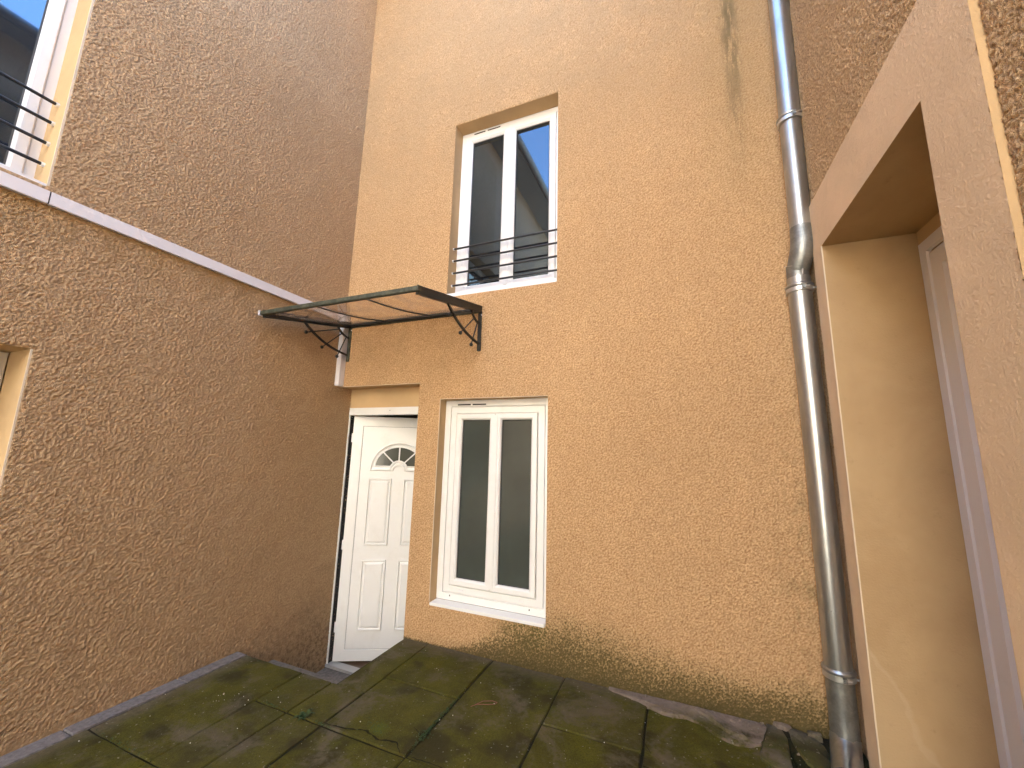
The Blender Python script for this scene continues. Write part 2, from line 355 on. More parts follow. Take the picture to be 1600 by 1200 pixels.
def band_noise(nu, nv, step, lam, seed):
    rg_ = np.random.default_rng(seed); g = rg_.standard_normal((nv, nu))
    fy = np.fft.fftfreq(nv, step)[:, None]; fx = np.fft.rfftfreq(nu, step)[None, :]
    k = np.sqrt(fx * fx + fy * fy) * lam
    H_ = np.exp(-((np.log(np.maximum(k, 1e-4))) / .80) ** 2)
    o = np.fft.irfft2(np.fft.rfft2(g) * H_, (nv, nu)); return o / o.std()
def breaks(lo, hi, cuts, step):
    cs = [lo] + sorted({c for c in cuts if lo + 1e-6 < c < hi - 1e-6}) + [hi]; o = []
    for a, b in zip(cs, cs[1:]):
        st = step((a + b) / 2) if callable(step) else step
        k = max(1, int(round((b - a) / st))); o += list(np.linspace(a, b, k, endpoint=False))
    return np.array(o + [hi])
def relief_wall(name, axis, sgn, plane, u, v, holes, amp, lam, seed, mat, parent, peaks=False):
    # a roughcast skin modelled with its real relief; axis = the axis the wall faces along
    step = .005; u0, v0 = u[0], v[0]
    nu = int((u[-1] - u0) / step) + 3; nv = int((v[-1] - v0) / step) + 3
    n1 = band_noise(nu, nv, step, lam, seed); n2 = band_noise(nu, nv, step, lam * .48, seed + 1); n3 = band_noise(nu, nv, step, lam * 9, seed + 2)
    if peaks: q = np.clip((n1 + .4 * n2 - .35) / 1.3, 0, 1)
    else:
        q = np.clip((n1 + .8 * n2 + .85) / 1.9, 0, 1)
    q = q * q * (3 - 2 * q)
    hgt = q * .78 + np.clip(n2 * .10 + .1, 0, .3) + n3 * .05
    iu = (u - u0) / step; iv = (v - v0) / step
    a = np.clip(iu.astype(int), 0, nu - 2); b = np.clip(iv.astype(int), 0, nv - 2); fu = (iu - a)[None, :]; fv = (iv - b)[:, None]
    def smp(G): return (G[b][:, a] * (1 - fu) + G[b][:, a + 1] * fu) * (1 - fv) + (G[b + 1][:, a] * (1 - fu) + G[b + 1][:, a + 1] * fu) * fv
    h = np.clip(smp(hgt), 0, 1.2); rel = np.clip(smp(q), 0, 1)
    U, V = np.meshgrid(u, v)
    for (a0, a1, b0, b1) in [k[:4] for k in holes]:
        edge = (U > a0 - 1e-5) & (U < a1 + 1e-5) & (V > b0 - 1e-5) & (V < b1 + 1e-5)
        h[edge] = 0
    D = sgn * h * amp
    co = np.empty((U.size, 3))
    if axis == 'y': co[:, 0] = U.ravel(); co[:, 1] = plane + D.ravel(); co[:, 2] = V.ravel()
    else: co[:, 1] = U.ravel(); co[:, 0] = plane + D.ravel(); co[:, 2] = V.ravel()
    co -= np.array(off(parent))[None, :]
    mu = (u[:-1] + u[1:]) / 2; mv = (v[:-1] + v[1:]) / 2; MU, MV = np.meshgrid(mu, mv); keep = np.ones(MU.shape, bool)
    for (a0, a1, b0, b1) in [k[:4] for k in holes]: keep &= ~((MU > a0) & (MU < a1) & (MV > b0) & (MV < b1))
    jj, ii = np.nonzero(keep); W = len(u)
    i0 = jj * W + ii
    quads = np.stack([i0, i0 + 1, i0 + 1 + W, i0 + W], 1)
    used = np.zeros(U.size, bool); used[quads.ravel()] = True; remap = np.cumsum(used) - 1
    co = co[used]; quads = remap[quads]; rel = rel.ravel()[used]
    if (axis == 'y' and sgn > 0) or (axis == 'x' and sgn < 0): quads = quads[:, ::-1]
    me = bpy.data.meshes.new(name)
    me.vertices.add(len(co)); me.vertices.foreach_set('co', co.astype(np.float32).ravel())
    me.loops.add(quads.size); me.loops.foreach_set('vertex_index', quads.astype(np.int32).ravel())
    me.polygons.add(len(quads)); me.polygons.foreach_set('loop_start', np.arange(0, quads.size, 4, dtype=np.int32))
    me.update(calc_edges=True)
    me.attributes.new('relief', 'FLOAT', 'POINT').data.foreach_set('value', rel.astype(np.float32))
    me.polygons.foreach_set('use_smooth', np.ones(len(quads), bool))
    me.materials.append(mat)
    o = bpy.data.objects.new(name, me); col.objects.link(o); o.parent = parent; WORLD[o.name] = off(parent)
    return o

def arc(n, a0, a1): return [a0 + (a1 - a0) * i / n for i in range(n + 1)]

# ------------------------------------------------------------------ ground and terrace
box('ground', (-60, 60, -60, 60, -.72, -.60), M['ground'], kind='structure')
XL, XR = -3.13, .85
bm = bmesh.new()
add_box(bm, XL - .4, XR + .6, -9.2, -.735, -.60, -.0095)
add_box(bm, -2.15, XR + .6, -.735, .3, -.60, -.0095)
terrace = link('terrace', bm, M['soil'], kind='structure')

def slab_mesh(i):
    rnd = random.Random(i * 13 + 5)
    bm = bmesh.new(); N = 5
    pts = []
    for s in range(4):
        for k in range(N):
            t = k / N; j = rnd.uniform(-.006, .004) if k else 0
            pts.append([(-.5 + t, -.5 + j), (.5 + j, -.5 + t), (.5 - t, .5 + j), (-.5 + j, .5 - t)][s])
    lv = [[bm.verts.new((x * f, y * f, z)) for x, y in pts] for f, z in ((1, -.05), (1, -.006), (.982, 0))]
    n_ = len(pts)
    for a, b in zip(lv, lv[1:]):
        for k in range(n_): bm.faces.new((a[k], a[(k + 1) % n_], b[(k + 1) % n_], b[k]))
    bm.faces.new(lv[-1])
    bmesh.ops.recalc_face_normals(bm, faces=bm.faces)
    me = bpy.data.meshes.new('paving_slab'); bm.to_mesh(me); bm.free(); me.materials.append(M['slab']); return me
smeshes = [slab_mesh(i) for i in range(6)]
def slab(x0, x1, y0, y1, mat=None, gap=.010, dz=None, name='paving_slab'):
    me = random.choice(smeshes)
    o = bpy.data.objects.new(name, me); col.objects.link(o); o.parent = terrace
    o.location = ((x0 + x1) / 2, (y0 + y1) / 2, random.uniform(-.0035, .0015) if dz is None else dz)
    o.scale = (abs(x1 - x0) - gap, abs(y1 - y0) - gap, 1)
    o.rotation_euler = (random.uniform(-.006, .006), random.uniform(-.006, .006), random.uniform(-.004, .004))
    if mat:
        o.material_slots[0].link = 'OBJECT'; o.material_slots[0].material = mat
    return o
# steps down to the door (the nosing overhangs the soil box)
rows = [-.53, -1.06, -1.60, -2.13, -2.66, -3.2, -3.73, -4.26]
def column(x0, x1, ys, **k):
    for a, b in zip(ys, ys[1:]): slab(x0, x1, a, b, **k)
for a, b in ((-.72, -1.12), (-1.12, -1.66), (-1.66, -2.2), (-2.2, -2.9), (-2.9, -3.6)): slab(XL + .004, -3.02, a, b, M['strip'], .004, dz=.001)
column(-3.02, -2.45, [-.72, -1.60] + rows[3:])
column(-2.45, -2.18, [-.72, -1.06] + rows[2:])
column(-2.18, -1.91, [-.72, -1.06] + rows[2:])
slab(-2.14, -1.91, 0, -.72, gap=.005)
column(-1.91, -1.34, [0] + rows)
column(-1.34, -.79, [0, -1.06] + rows[2:])
column(-.79, -.24, [0] + rows)
slab(-.24, .46, -.10, -.62); column(-.24, .31, [-.62] + rows[1:])
slab(.31, .84, -.62, -1.06); column(.31, .84, rows[1:])

steps = bpy.data.objects.new('steps', None); col.objects.link(steps); steps['kind'] = 'structure'
steps.location = (-2.64, -.2, -.5); WORLD['steps'] = Vector(steps.location)
box('step', (XL, -2.14, -.716, -.405, -.598, -.185), M['landing'], steps, .006)
box('step', (XL, -2.14, -.403, -.215, -.598, -.36), M['landing'], steps, .006)
box('landing', (XL, -2.14, -.213, .165, -.598, -.492), M['landing'], steps, .004)
# side wall of the stairwell under the edge slab
box('stairwell_side', (-2.149, -2.141, -.72, .0, -.598, -.05), M['landing'], steps)

# broken paving and mortar along the wall on the right
def patch(name, pts, z, mat, parent=None, rnd=.004, sub=2, **k):
    bm = bmesh.new(); rg = random.Random(len(pts) + int(abs(pts[0][0]) * 100))
    # densify and roughen the outline
    P2 = []
    for i, p in enumerate(pts):
        q = pts[(i + 1) % len(pts)]
        for t in range(sub): P2.append((p[0] + (q[0] - p[0]) * t / sub + rg.uniform(-rnd, rnd), p[1] + (q[1] - p[1]) * t / sub + rg.uniform(-rnd, rnd)))
    cx = sum(p[0] for p in P2) / len(P2); cy = sum(p[1] for p in P2) / len(P2)
    rings = []
    for f, zz in ((1.0, -.02), (1.0, z * .55), (.90, z), (.5, z * 1.12)):
        rings.append([bm.verts.new((cx + (x - cx) * f, cy + (y - cy) * f, zz + (rg.uniform(-rnd, rnd) * .6 if zz > 0 else 0))) for x, y in P2])
    for a, b in zip(rings, rings[1:]):
        for j in range(len(P2)): bm.faces.new((a[j], a[(j + 1) % len(P2)], b[(j + 1) % len(P2)], b[j]))
    c = bm.verts.new((cx, cy, z * 1.1))
    for j in range(len(P2)): bm.faces.new((rings[-1][j], rings[-1][(j + 1) % len(P2)], c))
    return link(name, bm, mat, parent, True, **k)
patch('mortar_patch', [(-.50, .0), (-.485, -.035), (-.43, -.055), (-.36, -.075), (-.30, -.085), (-.22, -.12), (-.15, -.15), (-.09, -.155), (-.02, -.13), (.04, -.15), (.09, -.19), (.15, -.235), (.22, -.26), (.30, -.25), (.35, -.20), (.38, -.12), (.40, -.04), (.40, .0)], .011, M['mortar'], terrace, .006, 2)
patch('mortar_patch', [(.03, -.015), (.05, -.06), (.11, -.12), (.18, -.18), (.25, -.215), (.29, -.205), (.24, -.14), (.15, -.08), (.08, -.03)], .026, M['mortar'], terrace, .004, 2)
patch('broken_slab', [(.405, .0), (.395, -.08), (.37, -.16), (.34, -.24), (.33, -.33), (.40, -.38), (.46, -.34), (.48, -.22), (.49, -.1), (.48, .0)], .018, M['rubble'], terrace, .006)
patch('broken_slab', [(.505, .0), (.50, -.10), (.51, -.20), (.53, -.30), (.59, -.36), (.65, -.28), (.66, -.16), (.64, -.05), (.58, .0)], .026, M['rubble'], terrace, .009)
patch('soil_patch', [(.46, .0), (.48, -.3), (.56, -.45), (.84, -.45), (.84, .0)], .012, M['soil'], terrace, .012, 4, kind='stuff')
patch('rubble_stone', [(.44, .0), (.455, -.035), (.50, -.045), (.53, -.02), (.52, .0)], .035, M['mortar'], terrace, .003)
for i in range(34):
    rg = random.Random(100 + i); a = rg.uniform(0, 1); x, y = (rg.uniform(.0, .66), rg.uniform(-.30, -.005)) if i % 3 else (rg.uniform(-.5, .4), rg.uniform(-.06, -.004)); q = rg.uniform(.004, .013)
    bm = bmesh.new(); bmesh.ops.create_icosphere(bm, subdivisions=1, radius=q, matrix=Matrix.Translation((x, y, .012)) @ Matrix.Diagonal((1, rg.uniform(.6, 1.2), .7, 1)))
    for v in bm.verts: v.co += Vector((rg.uniform(-q, q), rg.uniform(-q, q), rg.uniform(-q, q))) * .3
    link('crumb', bm, M['mortar'], terrace)
patch('rubble_stone', [(.60, -.02), (.60, -.06), (.66, -.06), (.67, -.02)], .04, M['rubble'], terrace, .004)

# moss and grit in the joints
def tufts(name, spots, n, size, mat, **k):
    bm = bmesh.new(); rg = random.Random(3)
    for (x, y, rx, ry) in spots:
        for i in range(n):
            px, py = x + rg.gauss(0, rx), y + rg.gauss(0, ry); a = rg.uniform(0, 6.28); s = size * rg.uniform(.5, 1.3); h = rg.uniform(.2, 1.2) * s
            d = Vector((math.cos(a) * s, math.sin(a) * s, 0)); q = Vector((-d.y, d.x, 0)) * .4; b = Vector((px, py, .001))
            v = [bm.verts.new(p) for p in (b, b + d * .5 + q + Vector((0, 0, h * .7)), b + d + Vector((0, 0, h * .5)), b + d * .5 - q + Vector((0, 0, h)))]
            bm.faces.new(v)
    return link(name, bm, mat, **k)
tufts('moss_tufts', [(-1.34, y, .006, .04) for y in (-.60, -.68, -.76, -.85, -.9, -.95)] + [(-1.34, -.90, .02, .02), (-1.60, -.95, .05, .03), (-2.3, -1.06, .05, .005), (-1.9, -1.06, .05, .005), (-2.72, -1.6, .1, .008), (.62, -.2, .06, .08)], 60, .008, M['moss'], kind='stuff', label='dark green moss growing in the paving joints')
weed = thing('weed', 'small dark green weed growing in the paving joint before the steps', 'weed', (-2.035, -1.066, 0))
for i in range(15):
    rg = random.Random(i); a = rg.uniform(0, 6.28) if i > 4 else rg.uniform(2.6, 4.4); L = rg.uniform(.03, .06)
    bm = bmesh.new(); d = Vector((math.cos(a), math.sin(a), 0)); q = Vector((-d.y, d.x, 0)) * .009; o = Vector(weed.location) + Vector((rg.uniform(-.012, .012), rg.uniform(-.01, .01), .002))
    v = [bm.verts.new(o + p) for p in (Vector((0, 0, 0)), d * L * .5 + q + Vector((0, 0, L * .5)), d * L + Vector((0, 0, L * .35)), d * L * .5 - q + Vector((0, 0, L * .5)))]
    bm.faces.new(v); link('leaf', bm, M['moss'], weed)
bm = bmesh.new(); rg = random.Random(11)
for i in range(85):
    if i < 14: x, y = rg.gauss(-2.62, .05), rg.gauss(-1.12, .05)
    else: x, y = rg.uniform(-3.05, .5), rg.uniform(-1.7, -.05)
    if x < -2.1 and y > -.76: continue
    s = rg.uniform(.001, .003)
    bmesh.ops.create_icosphere(bm, subdivisions=1, radius=s, matrix=Matrix.Translation((x, y, s * .6 + .0005)))
link('grit', bm, M['speck'], kind='stuff', label='pale grit scattered over the mossy paving')
tube('cord', [(-1.225, -.575, .006), (-1.20, -.545, .009), (-1.15, -.52, .006), (-1.10, -.50, .010), (-1.095, -.475, .007), (-1.13, -.47, .006), (-1.18, -.50, .008), (-1.21, -.55, .006)], .0016, M['cord'], seg=6, label='thin reddish looped cord lying on the paving below the lower window', category='cord')
# cracks: thin raised-lip fissures across the slabs
def crack(pts, w=.004):
    bm = bmesh.new(); rg = random.Random(int(abs(pts[0][0]) * 1000)); P = []
    for p, q in zip(pts, pts[1:]):
        k = max(2, int(math.hypot(q[0] - p[0], q[1] - p[1]) / .02))
        for i in range(k): P.append((p[0] + (q[0] - p[0]) * i / k + rg.uniform(-.004, .004), p[1] + (q[1] - p[1]) * i / k + rg.uniform(-.004, .004)))
    prev = None
    for i, p in enumerate(P):
        ww = w * rg.uniform(.25, 1) * math.sin(math.pi * (i + .5) / len(P)) ** .4
        c = (bm.verts.new((p[0] - ww * .3, p[1] - ww, .0045)), bm.verts.new((p[0] + ww * .3, p[1] + ww, .0045)))
        if prev: bm.faces.new((prev[0], c[0], c[1], prev[1]))
        prev = c
    return link('crack', bm, M['soil'], terrace)
crack([(-1.91, -1.05), (-1.75, -1.03), (-1.64, -1.0), (-1.55, -1.03), (-1.44, -1.0), (-1.36, -1.07)], .009)
crack([(-1.43, -.87), (-1.36, -.90), (-1.33, -.99)], .004)
crack([(-1.33, -1.06), (-1.15, -1.05), (-1.0, -1.09), (-.8, -1.07)], .005)
crack([(-.24, -.62), (-.2, -.52), (-.26, -.4), (-.22, -.25), (-.25, -.12)], .003)

# ------------------------------------------------------------------ main house (facing the camera)
H = 7.45
house = thing('house', 'tan roughcast house wall facing the viewer with door and two white windows', 'house', (-1.15, 0, 0), 'tan rendered houses round the courtyard')
bm = bmesh.new()
UWH = (-1.925, -.87, 2.93, 4.74, .14)
LWH = (-1.93, -.938, .285, 1.975, .10)
DRH = (XL - .02, -2.16, -.62, 2.13, .165)
fn = FR(0)
ZT = 7.1
wall_mesh(bm, fn, XL - .05, 1.6, -.62, H, [UWH, LWH, DRH, (XL - .02, .87, -.60, ZT, 0)])
hs = [UWH, LWH, DRH]
relief_wall('roughcast', 'y', -1, 0.0, breaks(XL - .02, .87, [h[i] for h in hs for i in (0, 1)], .0070), breaks(-.60, ZT, [h[i] for h in hs for i in (2, 3)] + [4.74], lambda z: .0071 if z < 4.8 else .0095), hs, .0085, .0175, 1, M['main'], house)
# smooth strip above the door head, set back in the recess
f = bm.faces.new([bm.verts.new(p) for p in ((XL, .165, 1.93), (-2.16, .165, 1.93), (-2.16, .165, 2.13), (XL, .165, 2.13))]); f.material_index = 1
main_wall = link('wall', bm, [M['plain'], M['reveal']], house)
bm = bmesh.new()
add_box(bm, XL - 5, XL - .31, .0, 9, -.6, H); add_box(bm, XL - .31, XL, .237, .3, -.6, H); add_box(bm, 1.6, 7, 0.0, 9, -.6, H); add_box(bm, XL, 1.6, 8.6, 9, -.6, H)
link('side_wall', bm, M['plain'], house)
bm = bmesh.new()
v = [bm.verts.new(p) for p in ((XL - 5.2, -.55, H), (7.2, -.55, H), (7.2, 4.5, H + 1.6), (XL - 5.2, 4.5, H + 1.6), (7.2, 9.2, H), (XL - 5.2, 9.2, H), (XL - 5.2, -.55, H + .12), (7.2, -.55, H + .12))]
for f in ((6, 7, 2, 3), (3, 2, 4, 5), (0, 1, 4, 5), (0, 1, 7, 6), (0, 6, 3, 5), (1, 4, 2, 7)): bm.faces.new([v[i] for i in f])
link('roof', bm, M['tile'], house)  # unseen; eave overhang widened to shade the bright top of the wall
# thin arrises of bare corner bead round the openings
def bead(name, b, parent): return box(name, b, M['bead'], parent)
bead('corner_bead', (-1.934, -1.929, -.003, .004, .31, 1.98), house)
bead('corner_bead', (-1.934, -.938, -.003, .002, 1.975, 1.979), house)
bead('corner_bead', (XL, -2.16, -.003, .002, 2.128, 2.132), house)
# a small pale chip in the render
patch_bm = bmesh.new(); bmesh.ops.create_icosphere(patch_bm, subdivisions=2, radius=.013, matrix=Matrix.Translation((-.429, 0, 3.91)) @ Matrix.Diagonal((1, .25, 1.5, 1)))
link('render_chip', patch_bm, M['bead'], house)

# hall seen through the open door
bm = bmesh.new()
for q in (((XL - .3, .24, -.48), (-2.0, .24, -.48), (-2.0, 2.4, -.48), (XL - .3, 2.4, -.48)),): bm.faces.new([bm.verts.new(p) for p in q]).material_index = 1
for q in (((XL - .3, .24, -.48), (XL - .3, 2.4, -.48), (XL - .3, 2.4, 1.95), (XL - .3, .24, 1.95)), ((-2.0, .24, -.48), (-2.0, 2.4, -.48), (-2.0, 2.4, 1.95), (-2.0, .24, 1.95)),
          ((XL - .3, 2.4, -.48), (-2.0, 2.4, -.48), (-2.0, 2.4, 1.95), (XL - .3, 2.4, 1.95)), ((XL - .3, .24, 1.95), (-2.0, .24, 1.95), (-2.0, 2.4, 1.95), (XL - .3, 2.4, 1.95)),
          ((XL - .3, .236, -.48), (XL, .236, -.48), (XL, .236, 1.95), (XL - .3, .236, 1.95)), ((-2.16, .236, -.48), (-2.0, .236, -.48), (-2.0, .236, 1.95), (-2.16, .236, 1.95))):
    bm.faces.new([bm.verts.new(p) for p in q])
link('hallway', bm, [M['inside'], M['insfloor']], house)

# door frame
df_ = bmesh.new()
add_box(df_, XL, -2.15, .162, .235, 1.864, 1.936)
add_box(df_, XL, XL + .014, .162, .176, -.47, 1.864)
add_box(df_, -2.19, -2.15, .162, .235, -.47, 1.864)
doorframe = link('door_frame', df_, M['pvc'], house)
box('gap_shade_strip', (XL, XL + .007, .1765, .235, -.47, 1.864), M['seal'], doorframe)  # black strip painting the shade of the gap between jamb and leaf
bmesh_ = bmesh.new(); add_box(bmesh_, XL, -2.15, .150, .162, -.485, -.462); add_box(bmesh_, XL, -2.15, .162, .245, -.49, -.468)
link('threshold', bmesh_, NB('threshold_metal').set(Base_Color=(.42, .42, .41), Roughness=.5, Metallic=.3), house)
bm = bmesh.new(); bmesh.ops.create_uvsphere(bm, u_segments=10, v_segments=6, radius=.004, matrix=Matrix.Translation((-2.61, .161, 1.905))); link('screw', bm, M['slot'], doorframe)

# door leaf in its own axes: u along the leaf, z up, front at y = 0
DW = .975
door_o = bpy.data.objects.new('door', None)
bm = bmesh.new(); add_box(bm, 0, DW, .004, .058, 0, 2.318)
me = bpy.data.meshes.new('door'); bm.to_mesh(me); bm.free(); me.materials.append(M['pvc'])
bpy.data.objects.remove(door_o)
door = bpy.data.objects.new('door', me); col.objects.link(door); door.parent = house
door.location = Vector((-3.102, .212, -.460)) - off(house); door.rotation_euler = (0, 0, R(27))
WORLD[door.name] = Vector((0, 0, 0))
door['label'] = 'white panelled door leaf standing ajar'
FD = FR(0)
def dl(name, bm, mat, smooth=False): return link(name, bm, mat, door, smooth)
# outer members with mitred corners
bm = bmesh.new()
add_ring(bm, FD, 0, DW, 0, 2.318, [(0, -.004), (0, -.001), (.002, .001), (.098, .001), (.101, -.003), (.101, -.004)])
dl('leaf_frame', bm, M['pvc'])
bm = bmesh.new(); add_ring(bm, FD, .1015, DW - .1015, .1015, 2.2165, [(0, -.0036), (.002, -.0036), (.002, -.004)]); dl('seal', bm, M['seal'])
for p0, p1 in (((0, 0), (.1, .1)), ((0, 2.318), (.1, 2.218)), ((DW, 0), (DW - .1, .1)), ((DW, 2.318), (DW - .1, 2.218))):
    bm = bmesh.new(); add_tube(bm, [(p0[0], -.0011, p0[1]), (p1[0], -.0011, p1[1])], .0012, 4); dl('mitre_joint', bm, NB_shadow if 'NB_shadow' in globals() else M['trunk'])
prof = [(0, -.004), (.0, .004), (.003, .009), (.010, .010), (.013, .003), (.020, -.003), (.036, .006), (.040, .008)]
for (u0, u1) in ((.194, .428), (.546, .780)):
    for (z0, z1) in ((.264, .906), (1.043, 1.690)):
        bm = bmesh.new(); add_ring(bm, FD, u0, u1, z0, z1, prof, True); dl('raised_panel', bm, M['pvc'])
# fanlight
cu, cz = .487, 1.767
def strip(bm, A, B, hts):     # A, B: lists of (u, z); hts: [(t, height)]
    rows_ = [[bm.verts.new(FD(a[0] + (b[0] - a[0]) * t, a[1] + (b[1] - a[1]) * t, h)) for a, b in zip(A, B)] for t, h in hts]
    for r0, r1 in zip(rows_, rows_[1:]):
        for i in range(len(A) - 1): bm.faces.new((r0[i], r0[i + 1], r1[i + 1], r1[i]))
sp = [(0, -.004), (0, .005), (.10, .012), (.25, .012), (.34, .003), (.7, -.001), (.84, .009), (1, .009), (1, -.001)]
bm = bmesh.new(); N = 28
A = [(cu + math.cos(a) * .288, cz + math.sin(a) * .292) for a in arc(N, math.pi, 0)]
B = [(cu + math.cos(a) * .230, cz + .052 + math.sin(a) * .186) for a in arc(N, math.pi, 0)]
strip(bm, A, B, sp)
for s in (-1, 1):
    strip(bm, [(cu + s * .288, cz), (cu + s * .075, cz)], [(cu + s * .230, cz + .052), (cu + s * .075, cz + .052)], sp)
A = [(cu + math.cos(a) * .052, cz + .0 + math.sin(a) * .055) for a in arc(14, math.pi, 0)]
B = [(cu + math.cos(a) * .098, cz + .0 + math.sin(a) * .108) for a in arc(14, math.pi, 0)]
strip(bm, A, B, [(0, -.004), (0, .010), (.2, .012), (.5, .003), (.8, .010), (1, .010), (1, -.001)])
dl('fanlight_surround', bm, M['pvc'])
segs = [(180, 134), (134, 90), (90, 46), (46, 0)]
for a0, a1 in segs:
    bm = bmesh.new()
    P = [(cu + math.cos(R(a)) * .233, cz + .052 + math.sin(R(a)) * .189) for a in arc(8, a0, a1)]
    Q = [(cu + math.cos(R(a)) * .06, cz + .035 + math.sin(R(a)) * .05) for a in arc(8, a0, a1)]
    for i in range(8): bm.faces.new([bm.verts.new(FD(*p, -.001)) for p in (P[i], P[i + 1], Q[i + 1], Q[i])])
    dl('fanlight_pane', bm, M['glass_fan'])
for a in (134, 90, 46):
    p0 = (cu + math.cos(R(a)) * .07, -.003, cz + .035 + math.sin(R(a)) * .06); p1 = (cu + math.cos(R(a)) * .232, -.003, cz + .052 + math.sin(R(a)) * .187)
    bm = bmesh.new(); add_tube(bm, [p0, p1], .008, 4); dl('glazing_bar', bm, M['pvc_up'])
for z in (.25, 1.0, 2.05):
    bm = bmesh.new(); add_tube(bm, [(-.006, .008, z), (-.006, .008, z + .09)], .007, 8); dl('hinge', bm, M['trunk'], True)

# windows ----------------------------------------------------------------
FP = [(0, -.05), (0, .0), (.002, .002), (.053, .002), (.055, .0), (.055, -.012), (.060, -.012), (.060, -.05)]
def vents(parent, fn, spans, z, d):
    for a, b in spans:
        bm = bmesh.new()
        c0, c1 = fn(a, z - .006, d), fn(b, z + .006, d + .0025)
        add_box(bm, *[q for i in range(3) for q in sorted((c0[i], c1[i]))]); link('vent_slot', bm, M['slot'], parent)
# upper window: frame, two sashes, panes, sill
yw = .14
FU = FR(yw)
uw = ring('window', FU, (-1.925, -.868, 2.958, 4.739), FP, M['pvc_up'], house)
uw['label'] = 'tall white upper casement window with black guard bars'
for (a, b) in ((-1.866, -1.398), (-1.394, -.928)):
    s_ = ring('sash', FU, (a, b, 3.012, 4.684), [(0, -.03), (0, .006), (.004, .010), (.042, .010), (.048, .006), (.064, -.004), (.066, -.022)], M['pvc_up'], uw)
    p = (a + .066, b - .066, 3.078, 4.618)
    ring('glazing_seal', FU, p, [(-.001, -.012), (.006, -.016), (.006, -.022)], M['seal'], uw)
    bm = bmesh.new(); bm.faces.new([bm.verts.new(FU(u, v, -.021)) for u, v in ((p[0], p[2]), (p[1], p[2]), (p[1], p[3]), (p[0], p[3]))]); link('pane', bm, M['glass_up'], uw)
bm = bmesh.new(); add_box(bm, -1.412, -1.380, yw - .018, yw - .008, 3.03, 4.67); link('astragal', bm, M['pvc_up'], uw)
box('sill', (-1.965, -.872, -.004, yw, 2.926, 2.958), M['pvc_up'], uw)
vents(uw, FU, ((-1.79, -1.665), (-1.64, -1.50)), 4.712, .001)
guard = []
for z in (3.440, 3.316, 3.192, 3.066):
    g_ = tube('guard_bar', [(-1.915, .072, z), (-.872, .072, z)], .0095, M['rail'], house, 12)
    tube('bar_socket', [(-1.927, .072, z), (-1.913, .072, z)], .0125, M['pvc'], g_, 10)
# lower window
yl = .10
FL_ = FR(yl)
lw = ring('window', FL_, (-1.931, -.931, .310, 1.974), FP, M['pvc'], house)
lw['label'] = 'lower white window with frosted grey panes'
ring('inner_frame', FL_, (-1.869, -.993, .372, 1.912), [(0, -.02), (0, -.005), (.003, -.002), (.051, -.002), (.054, -.005), (.054, -.016), (.060, -.016), (.060, -.02)], M['pvc'], lw)
for (a, b) in ((-1.808, -1.434), (-1.430, -1.055)):
    ring('sash', FL_, (a, b, .433, 1.852), [(0, -.03), (0, .004), (.004, .008), (.036, .008), (.044, .004), (.053, -.006), (.053, -.024)], M['pvc'], lw)
    p = (a + .053, b - .053, .486, 1.799)
    ring('glazing_seal', FL_, p, [(-.001, -.016), (.007, -.018), (.007, -.024)], M['seal'], lw)
    bm = bmesh.new(); bm.faces.new([bm.verts.new(FL_(u, v, -.023)) for u, v in ((p[0], p[2]), (p[1], p[2]), (p[1], p[3]), (p[0], p[3]))]); link('pane', bm, M['glass_low'], lw)
box('astragal', (-1.457, -1.407, yl - .016, yl - .006, .45, 1.838), M['pvc'], lw, .003)
vents(lw, FL_, ((-1.808, -1.678), (-1.660, -1.528)), 1.934, .001)
for x in (-1.80, -1.10): vents(lw, FL_, ((x - .004, x + .004),), .347, .001)
for x in (-1.70, -1.17):
    box('drain_cap', (x - .022, x + .022, yl - .006, yl + .002, .391, .405), M['pvc_up'], lw, .002)
bm = bmesh.new(); add_box(bm, -1.925, -.945, -.010, yl, .286, .309); bmesh.ops.bevel(bm, geom=bm.edges[:], offset=.004, segments=2, affect='EDGES'); link('sill', bm, M['pvc'], lw)

# ------------------------------------------------------------------ left house
hl = thing('house', 'brown-shaded roughcast house forming the left side of the courtyard', 'house', (XL, -3, 0), 'tan rendered houses round the courtyard')
LU = (-3.45, -2.160, 2.895, 4.9, .21)
LL = (-3.45, -2.080, .90, 2.003, .25)
bm = bmesh.new()
wall_mesh(bm, RT(XL), -7.6, .235, -.62, 7.45, [LU, LL, (-3.1, .235, -.6, 7.1, 0)])
relief_wall('roughcast', 'x', 1, XL, breaks(-3.1, .235, [LU[1], LL[1]], .0074), breaks(-.60, 7.1, [LU[2], LU[3], LL[2], LL[3]], lambda z: .0076 if z < 4.9 else .0105), [LU, LL], .0088, .0180, 21, M['side'], hl)
add_box(bm, XL - 4.999, XL - .6, -7.6, -.01, -.6, 7.44)
f = bm.faces.new([bm.verts.new(p) for p in ((XL, -7.6, -.6), (XL - .6, -7.6, -.6), (XL - .6, -7.6, 7.45), (XL, -7.6, 7.45))])
left_wall = link('wall', bm, [M['plain'], M['reveal']], hl)
